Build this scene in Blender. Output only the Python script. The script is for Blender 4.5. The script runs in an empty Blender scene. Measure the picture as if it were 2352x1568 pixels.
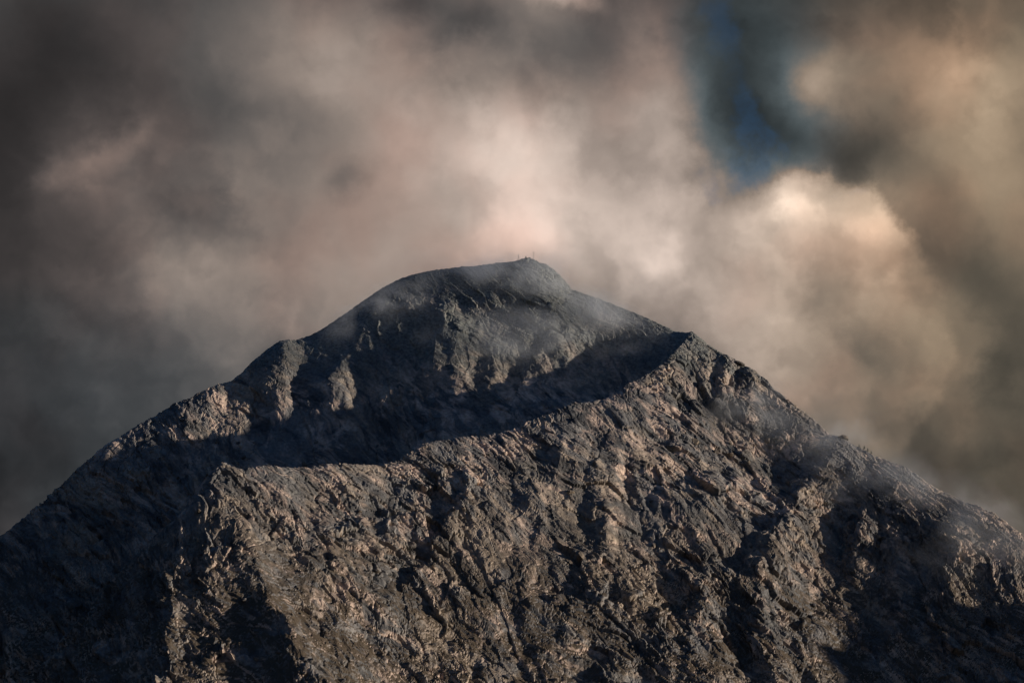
import bpy, math, random
import numpy as np
from concurrent.futures import ThreadPoolExecutor
from mathutils import Vector

sc = bpy.context.scene
R = math.radians

# ------------------------------------------------------------------ camera
PITCH = 10.9                       # degrees above the horizon
FW, FH = 2352.0, 1568.0            # units in which the sight lines below are noted
PX = 1640.0 / 5000.0 / FW          # tangent per unit
cam_d = bpy.data.cameras.new('camera')
cam = bpy.data.objects.new('camera', cam_d)
sc.collection.objects.link(cam)
cam.location = (0, 0, 0)
cam.rotation_euler = (R(90 + PITCH), 0, 0)
cam_d.sensor_width = 36.0
cam_d.lens = 36.0 * 5000.0 / 1640.0
cam_d.clip_start = 1.0
cam_d.clip_end = 120000.0
sc.camera = cam

# ------------------------------------------------------------------ light
SUN_AZ = 83.5                      # degrees to the right of straight behind the camera
SUN_EL = 4.3
to_sun = Vector((math.cos(R(SUN_EL)) * math.sin(R(SUN_AZ)), -math.cos(R(SUN_EL)) * math.cos(R(SUN_AZ)), math.sin(R(SUN_EL))))
sun_d = bpy.data.lights.new('sun', 'SUN')
sun_d.energy = 4.9
sun_d.angle = R(0.6)
sun_d.color = (1.0, 0.86, 0.72)
sun = bpy.data.objects.new('sun', sun_d)
sc.collection.objects.link(sun)
sun.location = (600, 3000, 1500)
sun.rotation_euler = to_sun.to_track_quat('Z', 'Y').to_euler()

vs = sc.view_settings
vs.view_transform = 'Standard'
vs.look = 'None'
vs.exposure = 0.0
vs.gamma = 1.0
vs.use_curve_mapping = False
sc.cycles.use_denoising = True
sc.cycles.use_adaptive_sampling = True
sc.cycles.adaptive_threshold = 0.02
sc.cycles.adaptive_min_samples = 12
sc.cycles.max_bounces = 6
sc.cycles.diffuse_bounces = 2
sc.cycles.volume_bounces = 1
sc.cycles.volume_step_rate = 1.0

# ------------------------------------------------------------------ node helper
class NT:
    """tiny arithmetic wrapper round a node tree"""
    def __init__(self, tree):
        self.t = tree
    def new(self, kind, **kw):
        n = self.t.nodes.new(kind)
        for k, v in kw.items():
            setattr(n, k, v)
        return n
    def put(self, sock, v):
        if isinstance(v, bpy.types.NodeSocket):
            self.t.links.new(v, sock)
        else:
            sock.default_value = v
    def m(self, op, a, b=None, c=None, clamp=False):
        n = self.new('ShaderNodeMath', operation=op, use_clamp=clamp)
        self.put(n.inputs[0], a)
        if b is not None: self.put(n.inputs[1], b)
        if c is not None: self.put(n.inputs[2], c)
        return n.outputs[0]
    def v(self, op, a, b=None, out=0):
        n = self.new('ShaderNodeVectorMath', operation=op)
        self.put(n.inputs[0], a)
        if b is not None:
            self.put(n.inputs['Scale'] if op == 'SCALE' else n.inputs[1], b)
        return n.outputs[out]
    def noise(self, vec, scale, detail=4.0, rough=0.5, lac=2.0, dist=0.0, color=False):
        n = self.new('ShaderNodeTexNoise')
        self.put(n.inputs['Vector'], vec)
        n.inputs['Scale'].default_value = scale
        n.inputs['Detail'].default_value = detail
        n.inputs['Roughness'].default_value = rough
        n.inputs['Lacunarity'].default_value = lac
        n.inputs['Distortion'].default_value = dist
        return n.outputs[1] if color else n.outputs[0]
    def mapr(self, x, a, b, c=0.0, d=1.0, smooth=True):
        n = self.new('ShaderNodeMapRange', interpolation_type='SMOOTHSTEP' if smooth else 'LINEAR', clamp=True)
        self.put(n.inputs[0], x)
        for i, q in enumerate((a, b, c, d)): self.put(n.inputs[1 + i], q)
        return n.outputs[0]
    def mix(self, f, a, b, mode='MIX'):
        n = self.new('ShaderNodeMix', data_type='RGBA', blend_type=mode)
        self.put(n.inputs[0], f)
        for s, q in ((n.inputs[6], a), (n.inputs[7], b)):
            self.put(s, q if isinstance(q, bpy.types.NodeSocket) else (*q[:3], 1.0))
        return n.outputs[2]
    def xyz(self, x, y, z):
        n = self.new('ShaderNodeCombineXYZ')
        for s, q in zip(n.inputs, (x, y, z)): self.put(s, q)
        return n.outputs[0]

# ------------------------------------------------------------------ world: clear sky seen through breaks in cloud
def build_world():
    w = bpy.data.worlds.new('World')
    sc.world = w
    w.use_nodes = True
    t = w.node_tree
    t.nodes.clear()
    N = NT(t)
    out = N.new('ShaderNodeOutputWorld')
    sky = N.new('ShaderNodeTexSky', sky_type='NISHITA')
    sky.sun_disc = False
    sky.sun_elevation = R(SUN_EL)
    sky.sun_rotation = math.atan2(to_sun.x, to_sun.y)
    sky.altitude = 1500
    bg_sky = N.new('ShaderNodeBackground')
    t.links.new(sky.outputs[0], bg_sky.inputs[0])
    sky.ozone_density = 4.0
    sky.dust_density = 0.3
    bg_sky.inputs[1].default_value = 0.15
    tc = N.new('ShaderNodeTexCoord')
    d = tc.outputs['Generated']
    sep = N.new('ShaderNodeSeparateXYZ')
    t.links.new(d, sep.inputs[0])
    az = N.m('DIVIDE', N.m('ARCTAN2', sep.outputs[0], sep.outputs[1]), PX)
    el = N.m('DIVIDE', N.m('SUBTRACT', N.m('ARCSINE', sep.outputs[2]), R(PITCH)), PX)
    # direction in small-angle units: x to the right, y upwards, origin straight ahead
    p0 = N.xyz(az, el, 0.0)
    # billows: two scales of warping make the edges curl
    w1 = N.v('SUBTRACT', N.noise(d, 14.0, 3.0, 0.5, color=True), (0.5, 0.5, 0.5))
    w2 = N.v('SUBTRACT', N.noise(d, 46.0, 5.0, 0.58, color=True), (0.5, 0.5, 0.5))
    w3 = N.v('SUBTRACT', N.noise(N.v('ADD', d, (3.1, 1.7, 5.2)), 150.0, 5.0, 0.6, color=True), (0.5, 0.5, 0.5))
    warp = N.v('ADD', N.v('ADD', N.v('SCALE', w1, 150.0), N.v('SCALE', w2, 110.0)), N.v('SCALE', w3, 22.0))
    warp = N.v('MULTIPLY', warp, (1, 1, 0))
    p = N.v('ADD', p0, warp)
    # light and dark painted into the cloud deck: x, y, grey level
    S = [(100,100,46),(40,300,50),(40,500,52),(40,750,55),(30,950,52),(30,1100,42),(-150,300,48),(-150,700,48),(-150,1100,44),
         (300,60,78),(400,180,80),(520,60,110),(700,60,134),(740,150,150),(560,200,108),(650,350,118),(500,330,104),(330,230,75),
         (900,250,164),(820,385,132),(1000,250,164),(1000,380,172),(1160,340,194),(1230,520,206),(1150,440,175),(1200,160,122),
         (1320,120,106),(1320,300,160),(1500,200,132),(1250,-10,130),(1400,20,78),(1050,60,92),(930,50,110),(1480,380,150),(1600,380,158),
         (1580,60,95),(1660,100,62),(1800,200,60),(1800,60,75),(1880,230,128),(2000,90,106),(2250,200,158),(2120,170,126),(2100,280,112),
         (1960,290,92),(2220,340,148),(2000,390,98),(2340,80,105),(2330,330,144),(2500,200,120),(2500,600,110),(2500,1000,80),
         (1560,500,170),(1550,640,174),(1700,620,162),(1900,640,138),(1850,720,150),(2080,680,146),(2180,790,132),(2260,650,98),
         (2160,570,104),(2320,500,134),(2000,820,108),(1930,900,126),(2200,950,102),(2330,1100,84),(1970,960,104),(1720,760,162),
         (1400,620,174),(900,540,152),(560,450,114),(800,480,142),(720,560,136),(420,640,128),(380,590,114),(300,500,98),(250,720,82),(500,760,112),(700,700,134),
         (300,900,74),(450,850,96),(150,1000,58),(880,640,146),(1100,580,158),(1900,470,178),(2010,530,184),(1780,450,178),(220,380,104),
         (2250,820,100),(1000,-150,90),(400,-150,60),(1700,-150,60),(2250,-150,90),(1200,-250,80),(1380,420,176),(1450,520,172),(1330,460,188),(1000,490,166),(1300,570,178),(640,470,124),(560,610,124),(470,540,112),(1480,290,148),(1745,320,58),(1720,240,60),(1700,170,58),(1690,400,78),(1845,330,71),(1940,425,76),(1600,20,70),(1860,60,66)]
    base = 72.0
    sig = 105.0
    c = np.array([(x - FW / 2, FH / 2 - y) for x, y, _ in S])
    val = np.array([g for _, _, g in S]) - base
    K = np.exp(-((c[:, None] - c[None]) ** 2).sum(-1) / (2 * sig * sig))
    wt = np.linalg.solve(K + 0.16 * np.eye(len(c)), val)
    acc = base
    kk = math.exp(-1.0 / (2 * sig * sig) * 1e4)
    pc = N.v('SCALE', p, 0.01)
    for (x, y), g in zip(c, wt):
        dd = N.v('DISTANCE', pc, (x * 0.01, y * 0.01, 0), out=1)
        acc = N.m('MULTIPLY_ADD', N.m('POWER', kk, N.m('MULTIPLY', dd, dd)), float(g), acc)
    # the sunlit heap cloud to the right of the top: a crisp upper edge
    q = N.v('ADD', p0, N.v('ADD', N.v('SCALE', N.v('MULTIPLY', w1, (1, 1, 0)), 60.0), N.v('ADD', N.v('SCALE', N.v('MULTIPLY', w2, (1, 1, 0)), 120.0), N.v('SCALE', N.v('MULTIPLY', w3, (1, 1, 0)), 26.0))))
    cx, cy = 1860 - FW / 2, FH / 2 - 770
    rr = N.v('LENGTH', N.v('MULTIPLY', N.v('SUBTRACT', q, (cx, cy, 0)), (1 / 330.0, 1 / 345.0, 0)), out=1)
    inside = N.mapr(rr, 1.06, 0.945)
    rimtop = N.m('MULTIPLY', inside, N.mapr(rr, 0.68, 0.86))
    sepq = N.new('ShaderNodeSeparateXYZ'); t.links.new(q, sepq.inputs[0])
    upper = N.m('MULTIPLY', N.mapr(sepq.outputs[1], FH / 2 - 610, FH / 2 - 520), N.mapr(sepq.outputs[0], 1690 - FW / 2, 1800 - FW / 2))
    acc = N.m('MULTIPLY_ADD', N.m('MULTIPLY', rimtop, upper), 46.0, acc)
    side = N.m('MULTIPLY', inside, N.mapr(sepq.outputs[0], 1900 - FW / 2, 2100 - FW / 2))
    acc = N.m('MULTIPLY_ADD', side, 14.0, acc)
    # smaller puffs and hollows: x, y, half sizes, lean, change of grey
    for x, y, rx, ry, lean, a in ((215,365,44,42,.25,34),(270,310,40,30,.3,12),(120,425,28,30,0,18),(820,380,44,32,.3,-20),(790,410,40,22,.3,-10),(1165,330,80,85,0,22),(1235,525,95,55,.2,20),
                                  (1290,145,90,60,0,-20),(1250,0,70,22,-.3,46),(1330,15,50,20,-.2,22),(2000,395,55,75,0,-10),(2265,650,48,60,-.3,-16),(2140,560,36,40,-.4,-16),(2030,815,95,50,.2,-14),(2210,205,90,55,.2,8),
                                  (930,10,55,25,0,-30),(1020,70,70,30,.1,-22),(420,640,90,50,.4,8),(1545,600,28,90,.2,14),(1600,300,50,110,-.2,12),(1905,190,45,80,.1,26),(2340,420,60,50,0,16),(520,250,60,70,0,-14),
                                  (1800,890,80,60,-.4,14),(1600,560,60,60,0,-12),(1480,130,50,110,-.1,14)):
        e = N.v('SUBTRACT', p, (x - FW / 2, FH / 2 - y, 0))
        e = N.v('ADD', e, N.v('SCALE', N.xyz(N.v('DOT_PRODUCT', e, (0, -lean, 0), out=1), N.v('DOT_PRODUCT', e, (-lean, 0, 0), out=1), 0.0), 1.0))
        dd = N.v('LENGTH', N.v('MULTIPLY', e, (1.0 / rx, 1.0 / ry, 0)), out=1)
        acc = N.m('MULTIPLY_ADD', N.mapr(dd, 2.3, 0.0), float(a) * 0.85, acc)
    # soft texture of the deck itself, everywhere in the sky
    tex = N.m('SUBTRACT', N.noise(d, 28.0, 5.0, 0.55, dist=0.4), 0.5)
    acc = N.m('MULTIPLY', acc, N.m('MULTIPLY_ADD', tex, 0.2, 1.0))
    # relief painted as brightness: each billow's sun side brighter than its far side
    crisp = N.mapr(N.noise(d, 9.0, 2.0, 0.5), 0.40, 0.62, 0.35, 1.0)
    for sc_, off, k in ((11.0, 0.0070, 2.2), (24.0, 0.0032, 0.75)):
        dw = N.v('ADD', d, N.v('SCALE', w2, 0.4 / sc_))
        n_a = N.noise(dw, sc_, 4.0, 0.45)
        n_b = N.noise(N.v('ADD', dw, (off, 0.0, off * 0.8)), sc_, 4.0, 0.45)
        rel = N.m('MULTIPLY', N.m('SUBTRACT', n_a, n_b), k)
        acc = N.m('MULTIPLY', acc, N.m('MULTIPLY_ADD', rel, crisp, 1.0))
    g = N.m('DIVIDE', N.m('MAXIMUM', acc, 20.0), 255.0)
    lin = N.m('POWER', g, 2.2)
    # hue: dark cloud is slate, thick lit cloud is pinkish, towards the sun it is tan
    hue = N.mix(N.mapr(g, 0.14, 0.55), (1.02, 0.99, 1.02), (1.24, 0.948, 0.81))
    sunside = N.mapr(az, 300.0, 1100.0)
    hue = N.mix(sunside, hue, N.mix(1.0, hue, (1.07, 0.985, 0.78), 'MULTIPLY'))
    hue = N.mix(N.m('MULTIPLY', N.mapr(az, -250.0, -900.0), N.mapr(el, 200.0, -150.0)), hue, N.mix(1.0, hue, (0.92, 1.01, 1.08), 'MULTIPLY'))
    patch = N.mapr(N.noise(d, 17.0, 3.0, 0.5), 0.4, 0.62)
    hue = N.mix(patch, N.mix(1.0, hue, (0.95, 1.01, 1.02), 'MULTIPLY'), N.mix(1.0, hue, (1.05, 0.99, 0.97), 'MULTIPLY'))
    veil = N.v('LENGTH', N.v('MULTIPLY', N.v('SUBTRACT', p, (1745 - FW / 2, FH / 2 - 230, 0)), (1 / 215.0, 1 / 370.0, 0)), out=1)
    hue = N.mix(N.m('MULTIPLY', N.mapr(veil, 1.1, 0.45, 0.0, 0.9), N.mapr(g, 0.52, 0.34)), hue, (0.80, 1.02, 1.10))      # thin cloud lets the blue behind it through
    col = N.v('SCALE', hue, lin)
    bg_c = N.new('ShaderNodeBackground')
    t.links.new(col, bg_c.inputs[0])
    # breaks in the cloud
    gap = None
    pg = N.v('ADD', p0, N.v('ADD', N.v('SCALE', N.v('MULTIPLY', w1, (1, 1, 0)), 60.0), N.v('ADD', N.v('SCALE', N.v('MULTIPLY', w2, (1, 1, 0)), 150.0), N.v('SCALE', N.v('MULTIPLY', w3, (1, 1, 0)), 90.0))))
    for x, y, rx, ry, a in ((1745, 350, 46, 50, 1.2), (1738, 250, 34, 55, .95), (1690, 110, 38, 90, .74), (1672, 20, 50, 60, .4), (1690, 415, 60, 34, .75),
                            (1640, 395, 32, 40, .5), (1965, 462, 45, 20, .6), (930, -10, 40, 20, .8), (1610, 330, 26, 40, .4)):
        dd = N.v('LENGTH', N.v('MULTIPLY', N.v('SUBTRACT', pg, (x - FW / 2, FH / 2 - y, 0)), (1.0 / rx, 1.0 / ry, 0)), out=1)
        e = N.m('MULTIPLY', N.m('POWER', 0.5, N.m('MULTIPLY', dd, dd)), a)
        gap = e if gap is None else N.m('ADD', gap, e)
    gapm = N.m('MULTIPLY', N.mapr(gap, 0.28, 1.1, 0.0, 0.21), N.mapr(N.noise(N.v('ADD', d, N.v('SCALE', w2, 0.02)), 38.0, 6.0, 0.62), 0.38, 0.58, 0.05, 1.0))
    # clear sky added above the frame to turn the shadows bluer
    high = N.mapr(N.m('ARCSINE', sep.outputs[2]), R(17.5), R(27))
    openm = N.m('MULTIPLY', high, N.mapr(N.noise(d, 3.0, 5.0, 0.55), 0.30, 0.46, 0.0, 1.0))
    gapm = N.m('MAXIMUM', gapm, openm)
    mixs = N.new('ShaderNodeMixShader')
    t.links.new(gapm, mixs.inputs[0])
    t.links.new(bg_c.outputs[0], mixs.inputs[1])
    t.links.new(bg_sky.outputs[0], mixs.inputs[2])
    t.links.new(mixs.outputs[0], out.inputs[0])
    w.cycles.sampling_method = 'MANUAL'
    w.cycles.sample_map_resolution = 512
build_world()

# ------------------------------------------------------------------ numpy noise
rng = np.random.RandomState(7)
PERM = rng.permutation(256).astype(np.int32)
PERM = np.concatenate([PERM, PERM, PERM])
GR = rng.normal(size=(256, 3)).astype(np.float32)
GR /= np.linalg.norm(GR, axis=1, keepdims=True)
RND = rng.rand(256, 7).astype(np.float32)
POOL = ThreadPoolExecutor(4)

def par(f, *arrs):
    n = len(arrs[0])
    step = max(1, min(40000, n))
    cuts = list(range(0, n, step))
    res = list(POOL.map(lambda i: f(*[a[i:i + step] for a in arrs]), cuts))
    if isinstance(res[0], tuple):
        return tuple(np.concatenate([r[k] for r in res]) for k in range(len(res[0])))
    return np.concatenate(res)

def _perlin(P):
    i = np.floor(P).astype(np.int32)
    f = (P - i).astype(np.float32)
    i &= 255
    u = f * f * f * (f * (f * 6 - 15) + 10)
    out = 0
    for dx in (0, 1):
        a = PERM[i[:, 0] + dx]
        wx = u[:, 0] if dx else 1 - u[:, 0]
        for dy in (0, 1):
            b = PERM[a + i[:, 1] + dy]
            wy = wx * (u[:, 1] if dy else 1 - u[:, 1])
            for dz in (0, 1):
                g = GR[PERM[b + i[:, 2] + dz]]
                w = wy * (u[:, 2] if dz else 1 - u[:, 2])
                out = out + w * (g[:, 0] * (f[:, 0] - dx) + g[:, 1] * (f[:, 1] - dy) + g[:, 2] * (f[:, 2] - dz))
    return (out * 1.6).astype(np.float32)

def perlin(P, L, seed=0.0):
    return par(lambda p: _perlin(p / np.float32(L) + np.float32(seed * 17.31)), P)

def fbm(P, L, oct=4, gain=0.5, seed=0.0):
    r, a = 0, 1.0
    for k in range(oct):
        r = r + a * perlin(P, L / 2 ** k, seed + k * 1.7)
        a *= gain
    return r

def ridged(P, L, oct=4, gain=0.5, seed=0.0):
    r, a, tot = 0, 1.0, 0
    for k in range(oct):
        r = r + a * (1 - np.abs(perlin(P, L / 2 ** k, seed + k * 1.7)) * 1.6)
        tot += a
        a *= gain
    return r / tot

def _blocks(P, jit, tilt, stp):
    """broken rock: every point belongs to the nearest of scattered blocks, each with a tilted face and its own step"""
    i = np.floor(P).astype(np.int32)
    f = (P - i).astype(np.float32)
    i &= 255
    best = np.full(len(P), 1e9, np.float32)
    sec = np.full(len(P), 1e9, np.float32)
    val = np.zeros(len(P), np.float32)
    idr = np.zeros(len(P), np.float32)
    for dx in (-1, 0, 1):
        a = PERM[(i[:, 0] + dx) & 255]
        for dy in (-1, 0, 1):
            b = PERM[(a + i[:, 1] + dy) & 511]
            for dz in (-1, 0, 1):
                h = PERM[(b + i[:, 2] + dz) & 511]
                r = RND[h]
                ex = f[:, 0] - dx - 0.5 - (r[:, 0] - 0.5) * jit
                ey = f[:, 1] - dy - 0.5 - (r[:, 1] - 0.5) * jit
                ez = f[:, 2] - dz - 0.5 - (r[:, 2] - 0.5) * jit
                d2 = ex * ex + ey * ey + ez * ez
                nv = (r[:, 3] - 0.5) * stp + tilt * ((r[:, 4] - 0.5) * ex + (r[:, 5] - 0.5) * ey + (r[:, 6] - 0.5) * ez)
                near = d2 < best
                sec = np.where(near, best, np.minimum(sec, d2))
                val = np.where(near, nv, val)
                idr = np.where(near, r[:, 6], idr)
                best = np.where(near, d2, best)
    edge = np.sqrt(sec) - np.sqrt(best)
    return val, idr, edge

def blocks(P, L, jit=0.9, tilt=3.6, stp=0.8, seed=0.0):
    return par(lambda p: _blocks(p / np.float32(L) + np.float32(seed * 9.7), jit, tilt, stp), P)

def sstep(x, a, b):
    t = np.clip((x - a) / (b - a), 0, 1)
    return t * t * (3 - 2 * t)

# ------------------------------------------------------------------ the mountain's skeleton
def sight(u, v, Y):
    """the point at distance Y on the line of sight noted as (u, v) on the photograph's plan of angles"""
    th = math.atan((FH / 2 - v) * PX) + R(PITCH)
    ca = math.atan((FH / 2 - v) * PX)
    # true perspective: depth along the optical axis
    y_axis = Y / (math.cos(R(PITCH)) - (FH / 2 - v) * PX * math.sin(R(PITCH)))
    return ((u - FW / 2) * PX * y_axis, Y, Y * math.tan(th))

def smooth(x, n, passes):
    x = np.array(x, float)
    for _ in range(passes):
        y = x.copy()
        y[1:-1] = 0.25 * x[:-2] + 0.5 * x[1:-1] + 0.25 * x[2:]
        x = y
    return x

def line(pts, gap=38.0):
    """an even run of 3-D crest points through the noted sight lines; distances are filled in and eased"""
    ys = [(i, p[2]) for i, p in enumerate(pts) if len(p) > 2]
    Y = np.interp(np.arange(len(pts)), [a for a, _ in ys], [b for _, b in ys])
    u = np.array([p[0] for p in pts], float); v = np.array([p[1] for p in pts], float)
    L = np.concatenate([[0], np.cumsum(np.hypot(np.diff(u), np.diff(v)))])
    t = np.linspace(0, L[-1], max(3, int(L[-1] / gap)))
    Y = smooth(np.interp(t, L, Y), len(t), 10)
    out = np.array([sight(a, b, c) for a, b, c in zip(np.interp(t, L, u), np.interp(t, L, v), Y)])
    return np.column_stack([out, smooth(out[:, 2], len(t), 14)])     # x, y, z and the eased z that the lower flanks follow

RIDGES = [   # 3-D crest line, fall per metre on its near side, fall on its far side
    (line([(1215,597,5000),(1150,602),(1050,613,4998),(980,622,4990),(950,629),(920,640),(890,655),(860,672,4965),(800,715),(740,755,4930),(690,785),(640,793,4896),(600,815),(500,880,4846),(400,930,4808),(300,985,4773),
           (200,1055,4738),(100,1150,4700),(0,1235,4660),(-200,1400,4570),(-500,1620,4470),(-900,1900,4300)]), 1.25, 0.9),
    (line([(1215,597,5000),(1245,600,4996),(1270,612),(1288,636),(1305,660,4982),(1400,695,4962),(1500,735,4932),(1560,765,4908),(1590,770,4890)]), 1.3, 1.0),
    (line([(1590,770,4890),(1620,800),(1690,825,4866),(1740,855),(1800,910,4832),(1850,945),(1920,1010,4790),(1940,1006),(1990,1040),(2080,1070,4738),(2140,1115),(2200,1145,4690),
           (2270,1170),(2352,1225,4640),(2600,1400,4560),(3000,1650,4460),(3500,1900,4350)]), 1.22, 1.0),
    (line([(1590,770,4890),(1560,800,4840),(1520,840,4782),(1470,868),(1430,890,4728),(1390,918,4706),(1300,928,4672),(1250,952),(1200,975,4638),(1160,995),(1060,1002),(980,1015,4556),(940,1040),(880,1070,4513),(800,1062),(740,1068,4455),(690,1078),(650,1066,4412),(580,1078),(510,1070,4355)]), 1.22, 1.3),
    (line([(510,1070,4355),(488,1120,4325),(470,1180,4290),(470,1240,4258),(425,1300,4215),(410,1400,4150),(395,1500,4090),(380,1620,4010),(300,1900,3800)]), 0.8, 1.5),
    (line([(545,1240,4262),(600,1330,4205),(650,1420,4150),(690,1490,4105),(740,1580,4050),(800,1800,3900)]), 1.2, 0.95),
    # unseen spur added right of the frame to shade the face's lower right
    (np.array([(1480,4180,340),(1500,4260,430),(1490,4310,450),(1500,4345,520),(1510,4385,515),(1500,4430,570),(1490,4470,560),(1500,4520,615),(1510,4560,600),(1500,4610,640),(1520,4660,625),(1530,4720,650),(1600,4900,650),(1900,5200,550)], float)[:, [0, 1, 2, 2]], 0.9, 0.9),
]

def base_h(X, Y):
    """height of the skeleton: the highest of roof-like flanks falling from every crest"""
    H = np.full(X.shape, -1e4, np.float32)
    D = np.full(X.shape, 1e4, np.float32)
    for num, (pts, kn, kf) in enumerate(RIDGES):
        best = np.full(X.shape, 1e9, np.float32)
        zz = np.zeros(X.shape, np.float32)
        ze = np.zeros(X.shape, np.float32)
        sd = np.zeros(X.shape, np.float32)
        for a, b in zip(pts[:-1], pts[1:]):
            ex, ey = b[0] - a[0], b[1] - a[1]
            L2 = ex * ex + ey * ey
            tt = np.clip(((X - a[0]) * ex + (Y - a[1]) * ey) / L2, 0, 1)
            px, py = X - (a[0] + tt * ex), Y - (a[1] + tt * ey)
            d = np.sqrt(px * px + py * py)
            near = d < best
            best = np.where(near, d, best)
            zz = np.where(near, a[2] + tt * (b[2] - a[2]), zz)
            ze = np.where(near, a[3] + tt * (b[3] - a[3]), ze)
            sd = np.where(near, py, sd)
        k = kf + (kn - kf) * sstep(-sd / (best + 1e-3), -0.7, 0.7)
        fall = k * (best - 14 * (1 - np.exp(-best / 14)) * 0.5)
        fall = np.where(fall > 720, 720 + (fall - 720) * 0.55, fall)
        h = ze + (zz - ze) * np.exp(-best / 45.0) - fall
        s = 10.0                                   # blend neighbouring flanks a little
        m = np.maximum(H, h)
        H = m + s * np.log1p(np.exp(-np.abs(H - h) / s)) * (np.abs(H - h) < 80) * 0.6
        if num < 4: D = np.minimum(D, best)
    return H, D

# coarse look-up of the skeleton, used to hang the ribs and gullies on it
def on_face(u, v):
    Ys = np.arange(3900, 5100, 2.0)
    pts = np.array([sight(u, v, y) for y in Ys])
    H, _ = base_h(pts[:, 0].astype(np.float32), Ys.astype(np.float32))
    k = np.argmax(H >= pts[:, 2])
    return pts[k][:2]

FEATURES = [  # points on the face, height (+ rib, - gully), half width
    ([(1045,1185),(1000,1260),(960,1335)], 26, 34), ([(1010,1195),(965,1270),(925,1340)], -22, 26),
    ([(1075,1100),(1060,1170)], 16, 22), ([(1052,1095),(1046,1165)], -20, 16),
    ([(905,1110),(880,1160),(850,1190)], -18, 26),
    ([(1900,1085),(1835,1180),(1780,1270),(1735,1375),(1750,1470),(1800,1560)], 44, 62), ([(1790,1190),(1700,1290),(1665,1400),(1690,1500),(1720,1590)], -26, 34),
    ([(1690,1270),(1715,1325),(1660,1390)], 20, 26),
    ([(1650,830),(1630,900)], -14, 14), ([(1705,850),(1690,900)], -14, 14), ([(1675,840),(1660,910)], 10, 14), ([(1740,870),(1720,960)], 10, 16),
    ([(700,1300),(830,1385),(960,1432),(1060,1412),(1170,1398)], 20, 40), ([(980,1470),(1100,1450),(1250,1440)], -10, 44), ([(1400,830),(1300,848),(1120,872),(960,892)], -24, 80),
    ([(1210,1400),(1330,1420),(1450,1380)], 16, 40), ([(1260,1570),(1340,1520),(1420,1480)], -18, 30),
    ([(1450,1060),(1445,1110),(1460,1150)], -20, 18), ([(1550,900),(1556,940)], -14, 14), ([(1410,1230),(1418,1270)], -16, 16),
    ([(1300,1010),(1280,1100),(1210,1180)], 12, 34), ([(1480,930),(1500,1040),(1560,1160),(1620,1300),(1600,1450)], 12, 50),
    ([(1380,980),(1340,1110),(1330,1250)], -12, 36), ([(1620,880),(1680,1040),(1760,1150)], -10, 40),
    ([(1990,1190),(1975,1260),(1965,1330)], 24, 34), ([(1930,1150),(1920,1230),(1940,1290)], -34, 42), ([(2020,1260),(2010,1310)], -18, 14),
    ([(2070,1200),(2060,1330),(2050,1450)], 18, 40), ([(2120,1230),(2110,1350)], -20, 30), ([(2200,1250),(2190,1400),(2150,1560)], 20, 44), ([(2270,1280),(2260,1420)], -22, 40),
    ([(1850,1190),(1920,1290),(1990,1330)], 16, 26),
    ([(600,1080),(680,1160),(780,1250)], 10, 30), ([(520,1090),(600,1180),(690,1270)], -8, 24), ([(760,1090),(860,1190)], 10, 30),
    # the upper face behind
    ([(655,800),(665,880),(650,975)], 20, 56), ([(560,850),(580,920),(590,990)], -16, 40), ([(700,810),(690,880),(660,960)], -12, 26), ([(820,800),(800,870),(740,950)], 12, 44), ([(780,800),(740,870)], -12, 20),
    ([(420,940),(430,1000)], 14, 26), ([(260,1030),(230,1090)], 14, 26), ([(350,1195),(285,1255)], 40, 30), ([(318,1345),(308,1400)], 30, 20), ([(170,1400),(150,1440)], 24, 18),
    ([(930,660),(880,720),(860,800)], 4, 40), ([(1080,640),(960,740),(890,800)], -5, 50), ([(1290,680),(1150,770),(1060,820)], 6, 50), ([(1330,700),(1250,760),(1180,810)], -10, 36),
    ([(540,860),(520,960)], -14, 30),
]
FEATURES = [(np.array([on_face(u, v) for u, v in pts]), a, w) for pts, a, w in FEATURES]

def add_features(X, Y, H):
    jx = 0
    for pts, amp, w in FEATURES:
        lo, hi = pts.min(0) - w * 1.6, pts.max(0) + w * 1.6
        sel = np.nonzero((X > lo[0]) & (X < hi[0]) & (Y > lo[1]) & (Y < hi[1]))[0]
        if not len(sel): continue
        x, y = X[sel], Y[sel]
        seg = np.hypot(*(pts[1:] - pts[:-1]).T)
        cum = np.concatenate([[0], np.cumsum(seg)])
        best = np.full(x.shape, 1e9, np.float32); pos = np.zeros(x.shape, np.float32)
        for k, (a, b) in enumerate(zip(pts[:-1], pts[1:])):
            e = b - a
            tt = np.clip(((x - a[0]) * e[0] + (y - a[1]) * e[1]) / (e @ e + 1e-6), 0, 1)
            d = np.hypot(x - a[0] - tt * e[0], y - a[1] - tt * e[1])
            near = d < best
            best = np.where(near, d, best); pos = np.where(near, (cum[k] + tt * seg[k]) / cum[-1], pos)
        g = np.clip(1 - best / w, 0, 1) ** 1.15
        g *= 0.35 + 0.65 * np.sin(np.pi * (0.08 + 0.84 * pos))
        H[sel] += amp * 0.8 * g
    return H

def graded(lo, hi, step, far_lo, far_hi, grow=1.05):
    mid = np.arange(lo, hi + step * 0.5, step)
    a, s, x = [], step, mid[0]
    while x > far_lo:
        s *= grow; x -= s; a.append(x)
    b, s, x = [], step, mid[-1]
    while x < far_hi:
        s *= grow; x += s; b.append(x)
    return np.concatenate([a[::-1], mid, b]).astype(np.float32)

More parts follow.
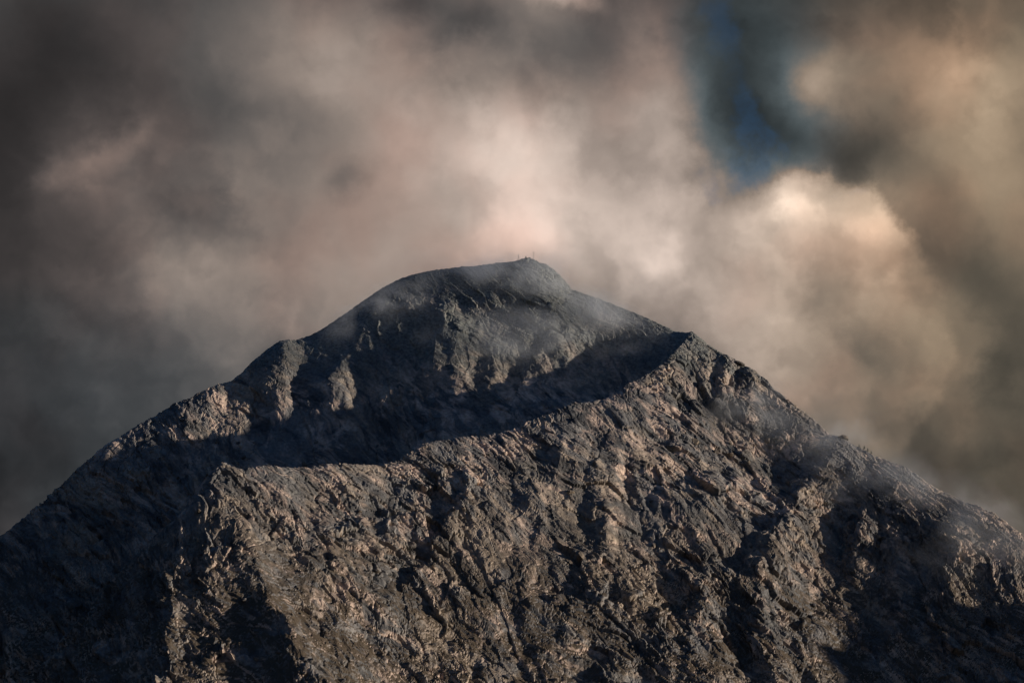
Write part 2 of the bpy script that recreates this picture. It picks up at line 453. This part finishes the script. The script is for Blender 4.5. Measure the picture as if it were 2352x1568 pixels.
def grid_mesh(name, V, nx, ny, attrs=None):
    me = bpy.data.meshes.new(name)
    me.vertices.add(len(V))
    me.vertices.foreach_set('co', V.astype(np.float32).ravel())
    j, i = np.meshgrid(np.arange(ny - 1), np.arange(nx - 1), indexing='ij')
    q = (j * nx + i).ravel()
    F = np.stack([q, q + 1, q + nx + 1, q + nx], 1).astype(np.int32)
    me.loops.add(F.size)
    me.loops.foreach_set('vertex_index', F.ravel())
    me.polygons.add(len(F))
    me.polygons.foreach_set('loop_start', np.arange(0, F.size, 4, dtype=np.int32))
    for k, a in (attrs or {}).items():
        if a.ndim == 2:
            at = me.attributes.new(k, 'FLOAT_VECTOR', 'POINT')
            at.data.foreach_set('vector', a.astype(np.float32).ravel())
        else:
            at = me.attributes.new(k, 'FLOAT', 'POINT')
            at.data.foreach_set('value', a.astype(np.float32))
    me.update()
    me.validate()
    me.shade_flat()
    return me

STEP = 1.35
def build_mountain():
    xs = graded(-860, 860, STEP, -3200, 3200)
    ys = graded(4010, 5030, STEP, 1500, 7000)
    nx, ny = len(xs), len(ys)
    X, Y = np.meshgrid(xs, ys)
    X, Y = X.ravel(), Y.ravel()
    Z0 = np.zeros_like(X)
    P2 = np.stack([X, Y, Z0], 1)
    # crests wander a little
    wx = 18 * fbm(P2, 150, 3, seed=1) + 6 * fbm(P2, 42, 3, seed=2)
    wy = 18 * fbm(P2, 150, 3, seed=3) + 6 * fbm(P2, 42, 3, seed=4)
    _, D0 = par(lambda a, b: base_h(a, b), X, Y)
    free = sstep(D0, 5, 90)
    H, D = par(lambda a, b: base_h(a, b), X + wx * free, Y + wy * free)
    H = add_features(X + 0.5 * wx, Y + 0.5 * wy, H)
    H = np.where(H < -60, -60 + (H + 60) * 0.02, H)
    P = np.stack([X, Y, H], 1).astype(np.float32)
    # smooth surface normal of the skeleton
    G = H.reshape(ny, nx)
    gy, gx = np.gradient(G, ys, xs)
    nrm = np.stack([-gx.ravel(), -gy.ravel(), np.ones(nx * ny, np.float32)], 1)
    nrm /= np.linalg.norm(nrm, axis=1, keepdims=True)
    nrm = nrm.astype(np.float32)
    # bedding: layers dip to the right and are folded
    fold = np.stack([perlin(P, 170, 11), perlin(P, 170, 12), perlin(P, 170, 13)], 1)
    fine = np.stack([perlin(P, 40, 21), perlin(P, 40, 22), perlin(P, 40, 23)], 1)
    Q = P + 24 * fold + 5 * fine
    nb = np.array([0.60, -0.35, 0.72]); nb /= np.linalg.norm(nb)
    t1 = np.cross(nb, [0, 1, 0]); t1 /= np.linalg.norm(t1)
    t2 = np.cross(nb, t1)
    B = np.stack([Q @ t1 * 0.42, Q @ t2 * 0.75, Q @ nb * 1.9], 1).astype(np.float32)
    S = ((Q + 9 * fine) * np.array([1, 1, 0.62])).astype(np.float32)
    rough = sstep(fbm(P, 210, 3, seed=31), -0.55, 0.35)          # bare crag against smoother, rubble-filled slope
    # the hollow behind the front crest is scree
    r4 = RIDGES[3][0]
    behind = sstep(Y - np.interp(X, r4[::-1, 0], r4[::-1, 1]), 10, 70) * sstep(H, 1000, 880) * sstep(X, -520, -300)
    rough *= 1 - 0.9 * behind
    amp = 0.35 + 0.65 * rough
    top = sstep(H, 860, 960) * sstep(Y, 4760, 4860)               # the upper dome is worn smoother
    amp = amp * (1 - 0.45 * top)
    edge = 0.25 + 0.75 * sstep(D, 4, 70)
    d = 4.6 * (ridged(S, 70, 5, 0.56, seed=41) - 0.55) * edge * (1 - 0.55 * top)
    b1, id1, e1 = blocks(B, 36, seed=1.0)
    d = d + 4.8 * b1 * amp * edge
    b2, id2, e2 = blocks(B + 3 * fine, 11.5, seed=2.0)
    d = d + 2.0 * b2 * amp * (0.6 + 0.4 * edge)
    b3, id3, e3 = blocks(B, 5.2, seed=3.0)
    d = d + 0.75 * b3 * (0.3 + 0.7 * amp)
    d = d + 1.6 * (ridged(B, 12, 2, 0.5, seed=51) - 0.5) * amp
    # ledges: the beds break off in steps
    lay = (Q @ nb).astype(np.float32) / 15.0 + 0.5 * fine[:, 0]
    step = (lay - np.floor(lay)) - 0.5
    d = d + 2.0 * step * sstep(fbm(P, 120, 2, seed=71), -0.15, 0.35) * (1 - 0.7 * behind) * edge
    crack = np.clip(1 - e2 / 0.10, 0, 1) * 1.6 * amp + np.clip(1 - e1 / 0.05, 0, 1) * 2.8 * amp
    d = d - crack
    d = d * (1 - 0.5 * behind)
    far = sstep(np.maximum(np.abs(X) - 900, np.maximum(3990 - Y, Y - 5080)), 0, 300)
    d = d * (1 - far) + far * 30 * fbm(P, 300, 3, seed=61)
    V = P + nrm * d[:, None]
    me = grid_mesh('mountain', V, nx, ny, {'block': id1 * 0.5 + id2 * 0.5, 'crag': amp, 'bed': B})
    ob = bpy.data.objects.new('mountain', me)
    sc.collection.objects.link(ob)
    ob['kind'] = 'structure'
    ob['label'] = 'steep rocky mountain with a rounded summit and a sunlit front ridge'
    return ob, (xs, ys, V.reshape(ny, nx, 3))

def rock_material():
    m = bpy.data.materials.new('mountain_rock')
    m.use_nodes = True
    t = m.node_tree
    N = NT(t)
    bsdf = t.nodes['Principled BSDF']
    bsdf.inputs['Roughness'].default_value = 0.88
    bsdf.inputs['Specular IOR Level'].default_value = 0.25
    geo = N.new('ShaderNodeNewGeometry')
    pos = geo.outputs['Position']
    blk = N.new('ShaderNodeAttribute', attribute_name='block').outputs['Fac']
    crag = N.new('ShaderNodeAttribute', attribute_name='crag').outputs['Fac']
    bed = N.new('ShaderNodeAttribute', attribute_name='bed').outputs['Vector']
    grey, dark, tan, pink, turf = (0.17, 0.169, 0.169), (0.055, 0.058, 0.063), (0.32, 0.27, 0.22), (0.50, 0.395, 0.33), (0.060, 0.046, 0.034)
    n1 = N.noise(pos, 1 / 120.0, 4, 0.55)
    n2 = N.noise(bed, 1 / 22.0, 6, 0.62, dist=0.5)
    n3 = N.noise(pos, 1 / 5.0, 5, 0.65)
    n4 = N.noise(N.v('ADD', bed, (91.0, 37.0, 11.0)), 1 / 34.0, 6, 0.62, dist=0.4)
    col = N.mix(N.mapr(N.m('MULTIPLY_ADD', n1, 0.5, N.m('MULTIPLY', n2, 0.5)), 0.44, 0.57), grey, tan)
    n5 = N.noise(N.v('ADD', bed, (17.0, 71.0, 33.0)), 1 / 85.0, 5, 0.6, dist=0.5)
    slab = N.mix(n2, (0.085, 0.09, 0.094), (0.145, 0.146, 0.143))
    col = N.mix(N.m('MULTIPLY', N.mapr(n5, 0.50, 0.59), 0.75), col, slab)
    col = N.mix(N.m('MULTIPLY', N.mapr(n4, 0.50, 0.62), 0.8), col, dark)
    col = N.mix(N.m('MULTIPLY', N.m('MULTIPLY', N.mapr(N.noise(pos, 1 / 70.0, 3, 0.6), 0.44, 0.58), N.mapr(n2, 0.44, 0.60)), 0.9), col, pink)
    col = N.mix(1.0, col, N.mix(blk, (0.62, 0.64, 0.67), (1.4, 1.36, 1.3)), 'MULTIPLY')
    col = N.mix(1.0, col, N.mix(N.mapr(n3, 0.32, 0.68), (0.76, 0.76, 0.76), (1.25, 1.24, 1.22)), 'MULTIPLY')
    # dry turf where the ground is less steep
    nz = N.new('ShaderNodeSeparateXYZ'); t.links.new(geo.outputs['True Normal'], nz.inputs[0])
    sp = N.new('ShaderNodeSeparateXYZ'); t.links.new(pos, sp.inputs[0])
    # the upper dome is mixed towards a cold grey-green
    col = N.mix(N.m('MULTIPLY', N.mapr(sp.outputs[2], 840.0, 960.0), N.mapr(n1, 0.3, 0.6, 0.55, 0.95)), col, N.mix(1.0, N.mix(n4, (0.11, 0.125, 0.125), (0.21, 0.225, 0.215)), N.mix(N.mapr(n3, 0.3, 0.7), (0.6, 0.6, 0.6), (1.5, 1.48, 1.42)), 'MULTIPLY'))
    low = N.mapr(sp.outputs[2], 720.0, 430.0, 0.0, 1.0)
    tf = N.m('MULTIPLY', N.m('MULTIPLY', N.mapr(N.m('MULTIPLY_ADD', N.m('SUBTRACT', n2, 0.5), 0.8, nz.outputs[2]), 0.22, 0.55), low), N.mapr(N.noise(pos, 1 / 50.0, 5, 0.65), 0.33, 0.5))
    col = N.mix(tf, col, N.mix(n3, turf, (0.11, 0.085, 0.055)))
    t.links.new(col, bsdf.inputs['Base Color'])
    hgt = N.m('ADD', N.m('MULTIPLY', N.noise(pos, 1 / 5.0, 5, 0.6, dist=0.5), 0.7), N.m('MULTIPLY', N.noise(pos, 1 / 1.6, 4, 0.6), 0.25))
    hgt = N.m('ADD', hgt, N.m('MULTIPLY', N.noise(bed, 1 / 3.0, 4, 0.65), 1.2))
    bump = N.new('ShaderNodeBump')
    bump.inputs['Strength'].default_value = 1.0
    bump.inputs['Distance'].default_value = 1.0
    t.links.new(hgt, bump.inputs['Height'])
    t.links.new(bump.outputs[0], bsdf.inputs['Normal'])
    return m

ROCK = rock_material()
mountain, SURF = build_mountain()
mountain.data.materials.append(ROCK)

# ------------------------------------------------------------------ valley floor far below the frame
def plain_material(name, c1, c2, scale, rough=0.9):
    m = bpy.data.materials.new(name)
    m.use_nodes = True
    N = NT(m.node_tree)
    b = m.node_tree.nodes['Principled BSDF']
    b.inputs['Roughness'].default_value = rough
    b.inputs['Specular IOR Level'].default_value = 0.25
    pos = N.new('ShaderNodeNewGeometry').outputs['Position']
    m.node_tree.links.new(N.mix(N.mapr(N.noise(pos, scale, 5, 0.6), 0.35, 0.65), c1, c2), b.inputs['Base Color'])
    return m

def link(name, me, mat, parent=None, label=None, cat=None, group=None, kind=None):
    o = bpy.data.objects.new(name, me)
    sc.collection.objects.link(o)
    if me is not None and mat is not None and not me.materials:
        me.materials.append(mat)
    if parent: o.parent = parent
    if label: o['label'] = label
    if cat: o['category'] = cat
    if group: o['group'] = group
    if kind: o['kind'] = kind
    return o

gx = np.linspace(-40000, 40000, 41); gy = np.linspace(-30000, 50000, 41)
GX, GY = np.meshgrid(gx, gy)
GZ = np.full(GX.size, -66.0)
link('ground', grid_mesh('ground', np.stack([GX.ravel(), GY.ravel(), GZ], 1), 41, 41), plain_material('valley_forest', (0.035, 0.045, 0.022), (0.07, 0.065, 0.035), 1 / 300.0), kind='structure')

# ------------------------------------------------------------------ places on the surface
SV = SURF[2].reshape(-1, 3)
_dep = SV[:, 1] * math.cos(R(PITCH)) + SV[:, 2] * math.sin(R(PITCH))
_upc = -SV[:, 1] * math.sin(R(PITCH)) + SV[:, 2] * math.cos(R(PITCH))
SU = FW / 2 + SV[:, 0] / _dep / PX
SW = FH / 2 - _upc / _dep / PX

def spot(u, v=None, r=4.0, top=False):
    """surface point seen along a sight line; top=True takes the skyline point above u"""
    if top:
        k = np.nonzero(np.abs(SU - u) < 2.5)[0]
        return SV[k[np.argmin(SW[k])]].copy()
    k = np.nonzero((np.abs(SU - u) < r) & (np.abs(SW - v) < r))[0]
    if not len(k): return None
    return SV[k[np.argmin(SV[k, 1])]].copy()

# ------------------------------------------------------------------ loose blocks lying on the faces
def boulder_mesh(seed, flat=1.0):
    r = random.Random(seed)
    import bmesh
    bm = bmesh.new()
    bmesh.ops.create_icosphere(bm, subdivisions=2, radius=1.0)
    planes = [(Vector((r.gauss(0, 1), r.gauss(0, 1), r.gauss(0, 1))).normalized(), r.uniform(0.5, 0.85)) for _ in range(9)]
    for v in bm.verts:
        for n, c in planes:
            h = v.co.dot(n) - c
            if h > 0: v.co -= n * h
        v.co.z *= flat
        v.co += Vector((r.uniform(-.05, .05), r.uniform(-.05, .05), r.uniform(-.05, .05)))
    bmesh.ops.dissolve_limit(bm, angle_limit=R(9), verts=bm.verts, edges=bm.edges)
    bmesh.ops.triangulate(bm, faces=bm.faces)
    me = bpy.data.meshes.new('boulder')
    bm.to_mesh(me); bm.free()
    return me

def boulder_material():
    m = bpy.data.materials.new('boulder_rock')
    m.use_nodes = True
    t = m.node_tree; N = NT(t); b = t.nodes['Principled BSDF']
    b.inputs['Roughness'].default_value = 0.9
    b.inputs['Specular IOR Level'].default_value = 0.25
    pos = N.new('ShaderNodeNewGeometry').outputs['Position']
    rnd = N.new('ShaderNodeObjectInfo').outputs['Random']
    col = N.mix(rnd, (0.10, 0.10, 0.105), (0.20, 0.165, 0.125))
    col = N.mix(1.0, col, N.mix(N.mapr(N.noise(pos, 1 / 3.0, 5, 0.65), 0.3, 0.7), (0.55, 0.56, 0.58), (1.35, 1.32, 1.28)), 'MULTIPLY')
    t.links.new(col, b.inputs['Base Color'])
    bp = N.new('ShaderNodeBump'); bp.inputs['Distance'].default_value = 1.0
    t.links.new(N.m('MULTIPLY', N.noise(pos, 1 / 2.5, 6, 0.65), 1.4), bp.inputs['Height'])
    t.links.new(bp.outputs[0], b.inputs['Normal'])
    return m

BMAT = boulder_material()
BM = [boulder_mesh(k, (0.9, 0.6, 0.75, 1.1)[k % 4]) for k in range(8)]
for me in BM: me.materials.append(BMAT)
rr = random.Random(5)
made = 0
while made < 240:
    u, v = rr.uniform(430, 2300), rr.uniform(1000, 1560)
    p = spot(u, v)
    if p is None: continue
    o = link('boulder', BM[rr.randrange(8)], None, parent=mountain)
    s_ = 1.8 + 4.6 * rr.random() ** 2.6
    o.scale = (s_ * rr.uniform(.8, 1.3), s_ * rr.uniform(.8, 1.2), s_ * rr.uniform(.7, 1.2))
    o.location = (p[0], p[1] + 0.1 * s_, p[2] - 0.1 * s_)
    o.rotation_euler = (rr.uniform(-.5, .5), rr.uniform(0.1, .9), rr.uniform(0, 6.28))
    made += 1

# ------------------------------------------------------------------ a block and a clump of small pines on the right-hand skyline
p = spot(1937, top=True)
o = link('rock_outcrop', boulder_mesh(42, 0.8), BMAT, parent=mountain, label='blocky outcrop with a pointed corner on the right skyline')
o.location = (p[0], p[1], p[2] - 0.5); o.scale = (10, 8, 7); o.rotation_euler = (0.1, 0.35, 0.6)
p = spot(1700, top=True)
o = link('rock_outcrop', boulder_mesh(17, 0.7), BMAT, parent=mountain); o.location = (p[0], p[1], p[2] - 2); o.scale = (12, 10, 7); o.rotation_euler = (0, 0.4, 0.2)

BARK = plain_material('pine_bark', (0.05, 0.035, 0.025), (0.09, 0.065, 0.045), 2.0)
NEEDLE = plain_material('pine_needles', (0.03, 0.042, 0.022), (0.06, 0.07, 0.035), 1.2)

def mesh_from(name, V, F):
    me = bpy.data.meshes.new(name)
    me.from_pydata([tuple(v) for v in V], [], F)
    me.update()
    return me

def tube(pts, rads, n=6):
    V, F = [], []
    for k, (q, r) in enumerate(zip(pts, rads)):
        q = Vector(q)
        d = Vector(pts[min(k + 1, len(pts) - 1)]) - Vector(pts[max(k - 1, 0)])
        d.normalize()
        a = d.orthogonal().normalized(); b = d.cross(a)
        for i in range(n):
            an = 6.2832 * i / n
            V.append(q + a * (r * math.cos(an)) + b * (r * math.sin(an)))
    for k in range(len(pts) - 1):
        for i in range(n):
            j = (i + 1) % n
            F.append((k * n + i, k * n + j, (k + 1) * n + j, (k + 1) * n + i))
    F.append(tuple(range(n))[::-1]); F.append(tuple(range((len(pts) - 1) * n, len(pts) * n)))
    return V, F

def join(parts):
    V, F = [], []
    for v, f in parts:
        b = len(V); V += v; F += [tuple(i + b for i in q) for q in f]
    return V, F

def pine(u, h, seed, label):
    r = random.Random(seed)
    p = spot(u, top=True)
    e = link('mountain_pine', None, None, label=label, cat='tree', group='small pines on the right skyline')
    e.location = (p[0], p[1], p[2] - 0.4)
    lean = r.uniform(-.15, .15)
    V, F = tube([(0, 0, 0), (lean * .4 * h, 0, .5 * h), (lean * h, 0, h)], [.06 * h, .04 * h, .012 * h])
    link('trunk', mesh_from('trunk', V, F), BARK, parent=e)
    V, F = [], []
    for k in range(150):                       # needle sprays on whorled boughs
        z = r.uniform(.12, 1.02) * h
        rad = (1.05 - z / h) * h * .42 * r.uniform(.25, 1.0)
        a = r.uniform(0, 6.283)
        c = Vector((lean * z + rad * math.cos(a), rad * math.sin(a), z - rad * .22))
        s_ = h * r.uniform(.06, .13)
        d = Vector((math.cos(a), math.sin(a), r.uniform(-.5, .4))) * s_
        w = Vector((-math.sin(a), math.cos(a), r.uniform(-.4, .4))) * s_ * .5
        n = d.cross(w).normalized() * s_ * .25
        b = len(V)
        V += [c - d, c + w, c + d, c - w, c + n]
        F += [(b, b + 1, b + 4), (b + 1, b + 2, b + 4), (b + 2, b + 3, b + 4), (b + 3, b, b + 4), (b, b + 3, b + 2, b + 1)]
    link('crown', mesh_from('crown', V, F), NEEDLE, parent=e)
for u, h, sd, lb in ((1976, 5.5, 1, 'dark little pine at the upper left end of the skyline clump'), (1986, 7.0, 2, 'tallest dark little pine in the right skyline clump'), (1994, 6.0, 3, 'dark little pine third from the left in the skyline clump'),
                     (2003, 5.0, 4, 'short dark pine at the lower right end of the skyline clump')):
    pine(u, h, sd, lb)

# ------------------------------------------------------------------ what stands on the summit
STEEL = plain_material('weathered_steel', (0.10, 0.095, 0.09), (0.16, 0.15, 0.14), 1.0, 0.6)
WHITE = plain_material('white_paint', (0.78, 0.77, 0.74), (0.82, 0.81, 0.79), 0.5, 0.6)
def rod(a, b, r=0.09): return tube([a, b], [r, r], 5)

def lattice(name, p, h, w0, w1, label, cat, n=6, r=0.10):
    e = link(name, None, None, label=label, cat=cat)
    e.location = p
    C4 = [(-1, -1), (1, -1), (1, 1), (-1, 1)]
    at = lambda k, t: (C4[k % 4][0] * (w0 + (w1 - w0) * t) / 2, C4[k % 4][1] * (w0 + (w1 - w0) * t) / 2, t * h)
    for k in range(4):
        link('leg', mesh_from('leg', *rod(at(k, 0), at(k, 1), r)), STEEL, parent=e)
    for i in range(n):
        t0, t1 = i / n, (i + 1) / n
        link('brace', mesh_from('brace', *join([rod(at(k, t0), at(k + 1, t1), r * .6) for k in range(4)] + [rod(at(k, t1), at(k + 1, t1), r * .6) for k in range(4)])), STEEL, parent=e)
    return e

p = spot(1225, top=True)
mast = lattice('antenna_mast', (p[0], p[1], p[2] - 0.6), 12.0, 0.9, 0.5, 'tall thin antenna mast standing on the highest point of the summit', 'mast', 8, 0.06)
link('antenna', mesh_from('antenna', *tube([(0, 0, 11.8), (0, 0, 15.0)], [.10, .04])), STEEL, parent=mast)
link('dish', mesh_from('dish', *join([tube([(0.5, -.5, 9.6), (.7, -.75, 9.6), (.8, -.9, 9.6)], [.15, .6, .75], 12)])), STEEL, parent=mast)
for a in (0.4, 2.5, 4.6):
    link('guy_wire', mesh_from('guy_wire', *rod((0, 0, 11), (5 * math.cos(a), 5 * math.sin(a), -0.8), .04)), STEEL, parent=mast)

p = spot(1218, top=True)
hut = link('stone_shelter', None, None, label='low stone shelter crouching at the foot of the summit mast', cat='shelter')
hut.location = (p[0] - 1.5, p[1] + 0.5, p[2] - 0.9)
hut.scale = (0.55, 0.55, 0.42)
def box(x0, x1, y0, y1, z0, z1):
    V = [Vector((x, y, z)) for z in (z0, z1) for y in (y0, y1) for x in (x0, x1)]
    return V, [(0, 2, 3, 1), (4, 5, 7, 6), (0, 1, 5, 4), (2, 6, 7, 3), (0, 4, 6, 2), (1, 3, 7, 5)]
V, F = box(-2.8, 2.8, -1.8, 1.8, 0, 2.3)
link('wall', mesh_from('wall', V, F), plain_material('dry_stone', (0.12, 0.11, 0.10), (0.2, 0.175, 0.15), 1.4), parent=hut)
V = [Vector(q) for q in ((-3.1, -2.1, 2.31), (3.1, -2.1, 2.31), (3.1, 2.1, 2.31), (-3.1, 2.1, 2.31), (-2.9, 0, 3.1), (2.9, 0, 3.1))]
link('roof', mesh_from('roof', V, [(0, 1, 5, 4), (2, 3, 4, 5), (1, 2, 5), (3, 0, 4), (3, 2, 1, 0)]), STEEL, parent=hut)
V, F = box(-0.45, 0.45, -1.86, -1.803, 0.1, 1.9)
link('door', mesh_from('door', V, F), BARK, parent=hut)

p = spot(1206, top=True)
cairn = link('cairn', None, None, label='small pointed cairn of stones left of the summit mast', cat='cairn')
cairn.location = (p[0], p[1], p[2] - 0.5)
r_ = random.Random(3)
for lvl in range(5):
    rad = 1.25 * (1 - lvl / 5.0)
    for k in range(max(1, 6 - lvl)):
        a = 6.283 * k / max(1, 6 - lvl) + lvl
        q = link('stone', BM[r_.randrange(8)], None, parent=cairn)
        q.location = (rad * math.cos(a), rad * math.sin(a), 0.3 + lvl * 0.75)
        q.scale = [0.62 * r_.uniform(.85, 1.2)] * 3
        q.rotation_euler = (r_.uniform(0, 1), r_.uniform(0, 1), r_.uniform(0, 6))

p = spot(1190, top=True)
lattice('survey_tower', (p[0], p[1], p[2] - 0.6), 9.0, 3.0, 0.4, 'pointed lattice tower fading into mist left of the cairn', 'tower', 4, 0.14)

p = spot(1588, top=True)
mk = link('marker_post', None, None, label='tiny white marker post on the shoulder skyline right of the summit', cat='marker')
mk.location = (p[0], p[1] - 0.2, p[2] - 0.4)
link('post', mesh_from('post', *tube([(0, 0, 0), (0, 0, 1.7)], [.28, .28], 8)), WHITE, parent=mk)
V, F = box(-.55, .55, -.32, .32, 1.5, 2.6)
link('board', mesh_from('board', V, F), WHITE, parent=mk)

# ------------------------------------------------------------------ mist clinging to the upper slopes
def mist_material(name, dens, scale, seed, thr=0.42):
    m = bpy.data.materials.new(name)
    m.use_nodes = True
    t = m.node_tree
    t.nodes.clear()
    N = NT(t)
    out = N.new('ShaderNodeOutputMaterial')
    pv = N.new('ShaderNodeVolumePrincipled')
    pv.inputs['Color'].default_value = (0.90, 0.95, 1.0, 1)
    pv.inputs['Anisotropy'].default_value = 0.2
    tc = N.new('ShaderNodeTexCoord')
    ob = tc.outputs['Object']
    fall = N.mapr(N.v('LENGTH', ob, out=1), 0.95, 0.15)
    pos = N.v('ADD', N.new('ShaderNodeNewGeometry').outputs['Position'], (seed * 313.0, seed * 97.0, seed * 41.0))
    n = N.noise(N.v('MULTIPLY', pos, (1.0, 0.7, 1.25)), 1.0 / scale, 4.0, 0.55, dist=0.3)
    den = N.m('MULTIPLY', N.m('MULTIPLY', fall, N.mapr(n, thr, thr + 0.26)), dens)
    t.links.new(den, pv.inputs['Density'])
    t.links.new(pv.outputs[0], out.inputs['Volume'])
    return m

def lump(seed):
    import bmesh
    r = random.Random(seed)
    bm = bmesh.new()
    bmesh.ops.create_icosphere(bm, subdivisions=3, radius=1.0)
    me = bpy.data.meshes.new('mist')
    bm.to_mesh(me); bm.free()
    return me

MIST = [  # sight line, distance, half sizes (m), lean, density, grain
    (1180, 640, 4960, 330, 80, 85, 0.0, 0.0050, 150),
    (2060, 1110, 4730, 340, 70, 110, 0.45, 0.0022, 150),
    (1130, 628, 4970, 190, 60, 40, -0.10, 0.016, 70),
    (1240, 655, 4945, 90, 50, 45, 0.2, 0.018, 50),
    (1345, 705, 4925, 140, 60, 48, 0.38, 0.020, 80),
    (1200, 765, 4840, 270, 70, 58, 0.05, 0.011, 110),
    (1430, 745, 4890, 150, 50, 45, 0.3, 0.007, 90),
    (870, 715, 4900, 130, 60, 55, -0.5, 0.012, 70),
    (1930, 1045, 4770, 90, 55, 120, 0.1, 0.010, 90),
    (1985, 1110, 4700, 130, 50, 80, 0.5, 0.008, 80),
    (2130, 1150, 4700, 190, 60, 85, 0.4, 0.007, 110),
    (2240, 1280, 4600, 190, 60, 130, 0.3, 0.005, 130),
    (1730, 960, 4770, 150, 50, 90, 0.7, 0.008, 90),
    (2290, 1200, 4680, 170, 50, 80, 0.4, 0.007, 100),
]
WHERE = ['veil of thin mist round the summit dome', 'veil of thin mist along the right-hand ridge', 'wisp of mist along the flat summit crest', 'small wisp of mist under the summit mast', 'wisp of mist on the skyline just right of the summit',
         'long band of mist across the middle of the upper face', 'faint mist above the dark hollow near the right shoulder', 'faint mist on the left side of the summit dome', 'wisp of mist rising beside the skyline outcrop', 'mist in the dark gully below the skyline pines',
         'mist hanging below the right-hand skyline', 'broad faint mist over the lower right flank', 'faint mist below the right shoulder', 'thin mist at the far right end of the skyline']
for k, (u, v, Y, a, b, c_, lean, dn, gr) in enumerate(MIST):
    o = link('mist', lump(k), mist_material('mist_%d' % k, dn, gr, k + 1), kind='stuff', label=WHERE[k])
    o.location = sight(u, v, Y)
    o.scale = (a, b, c_)
    o.rotation_euler = (0, lean, 0)
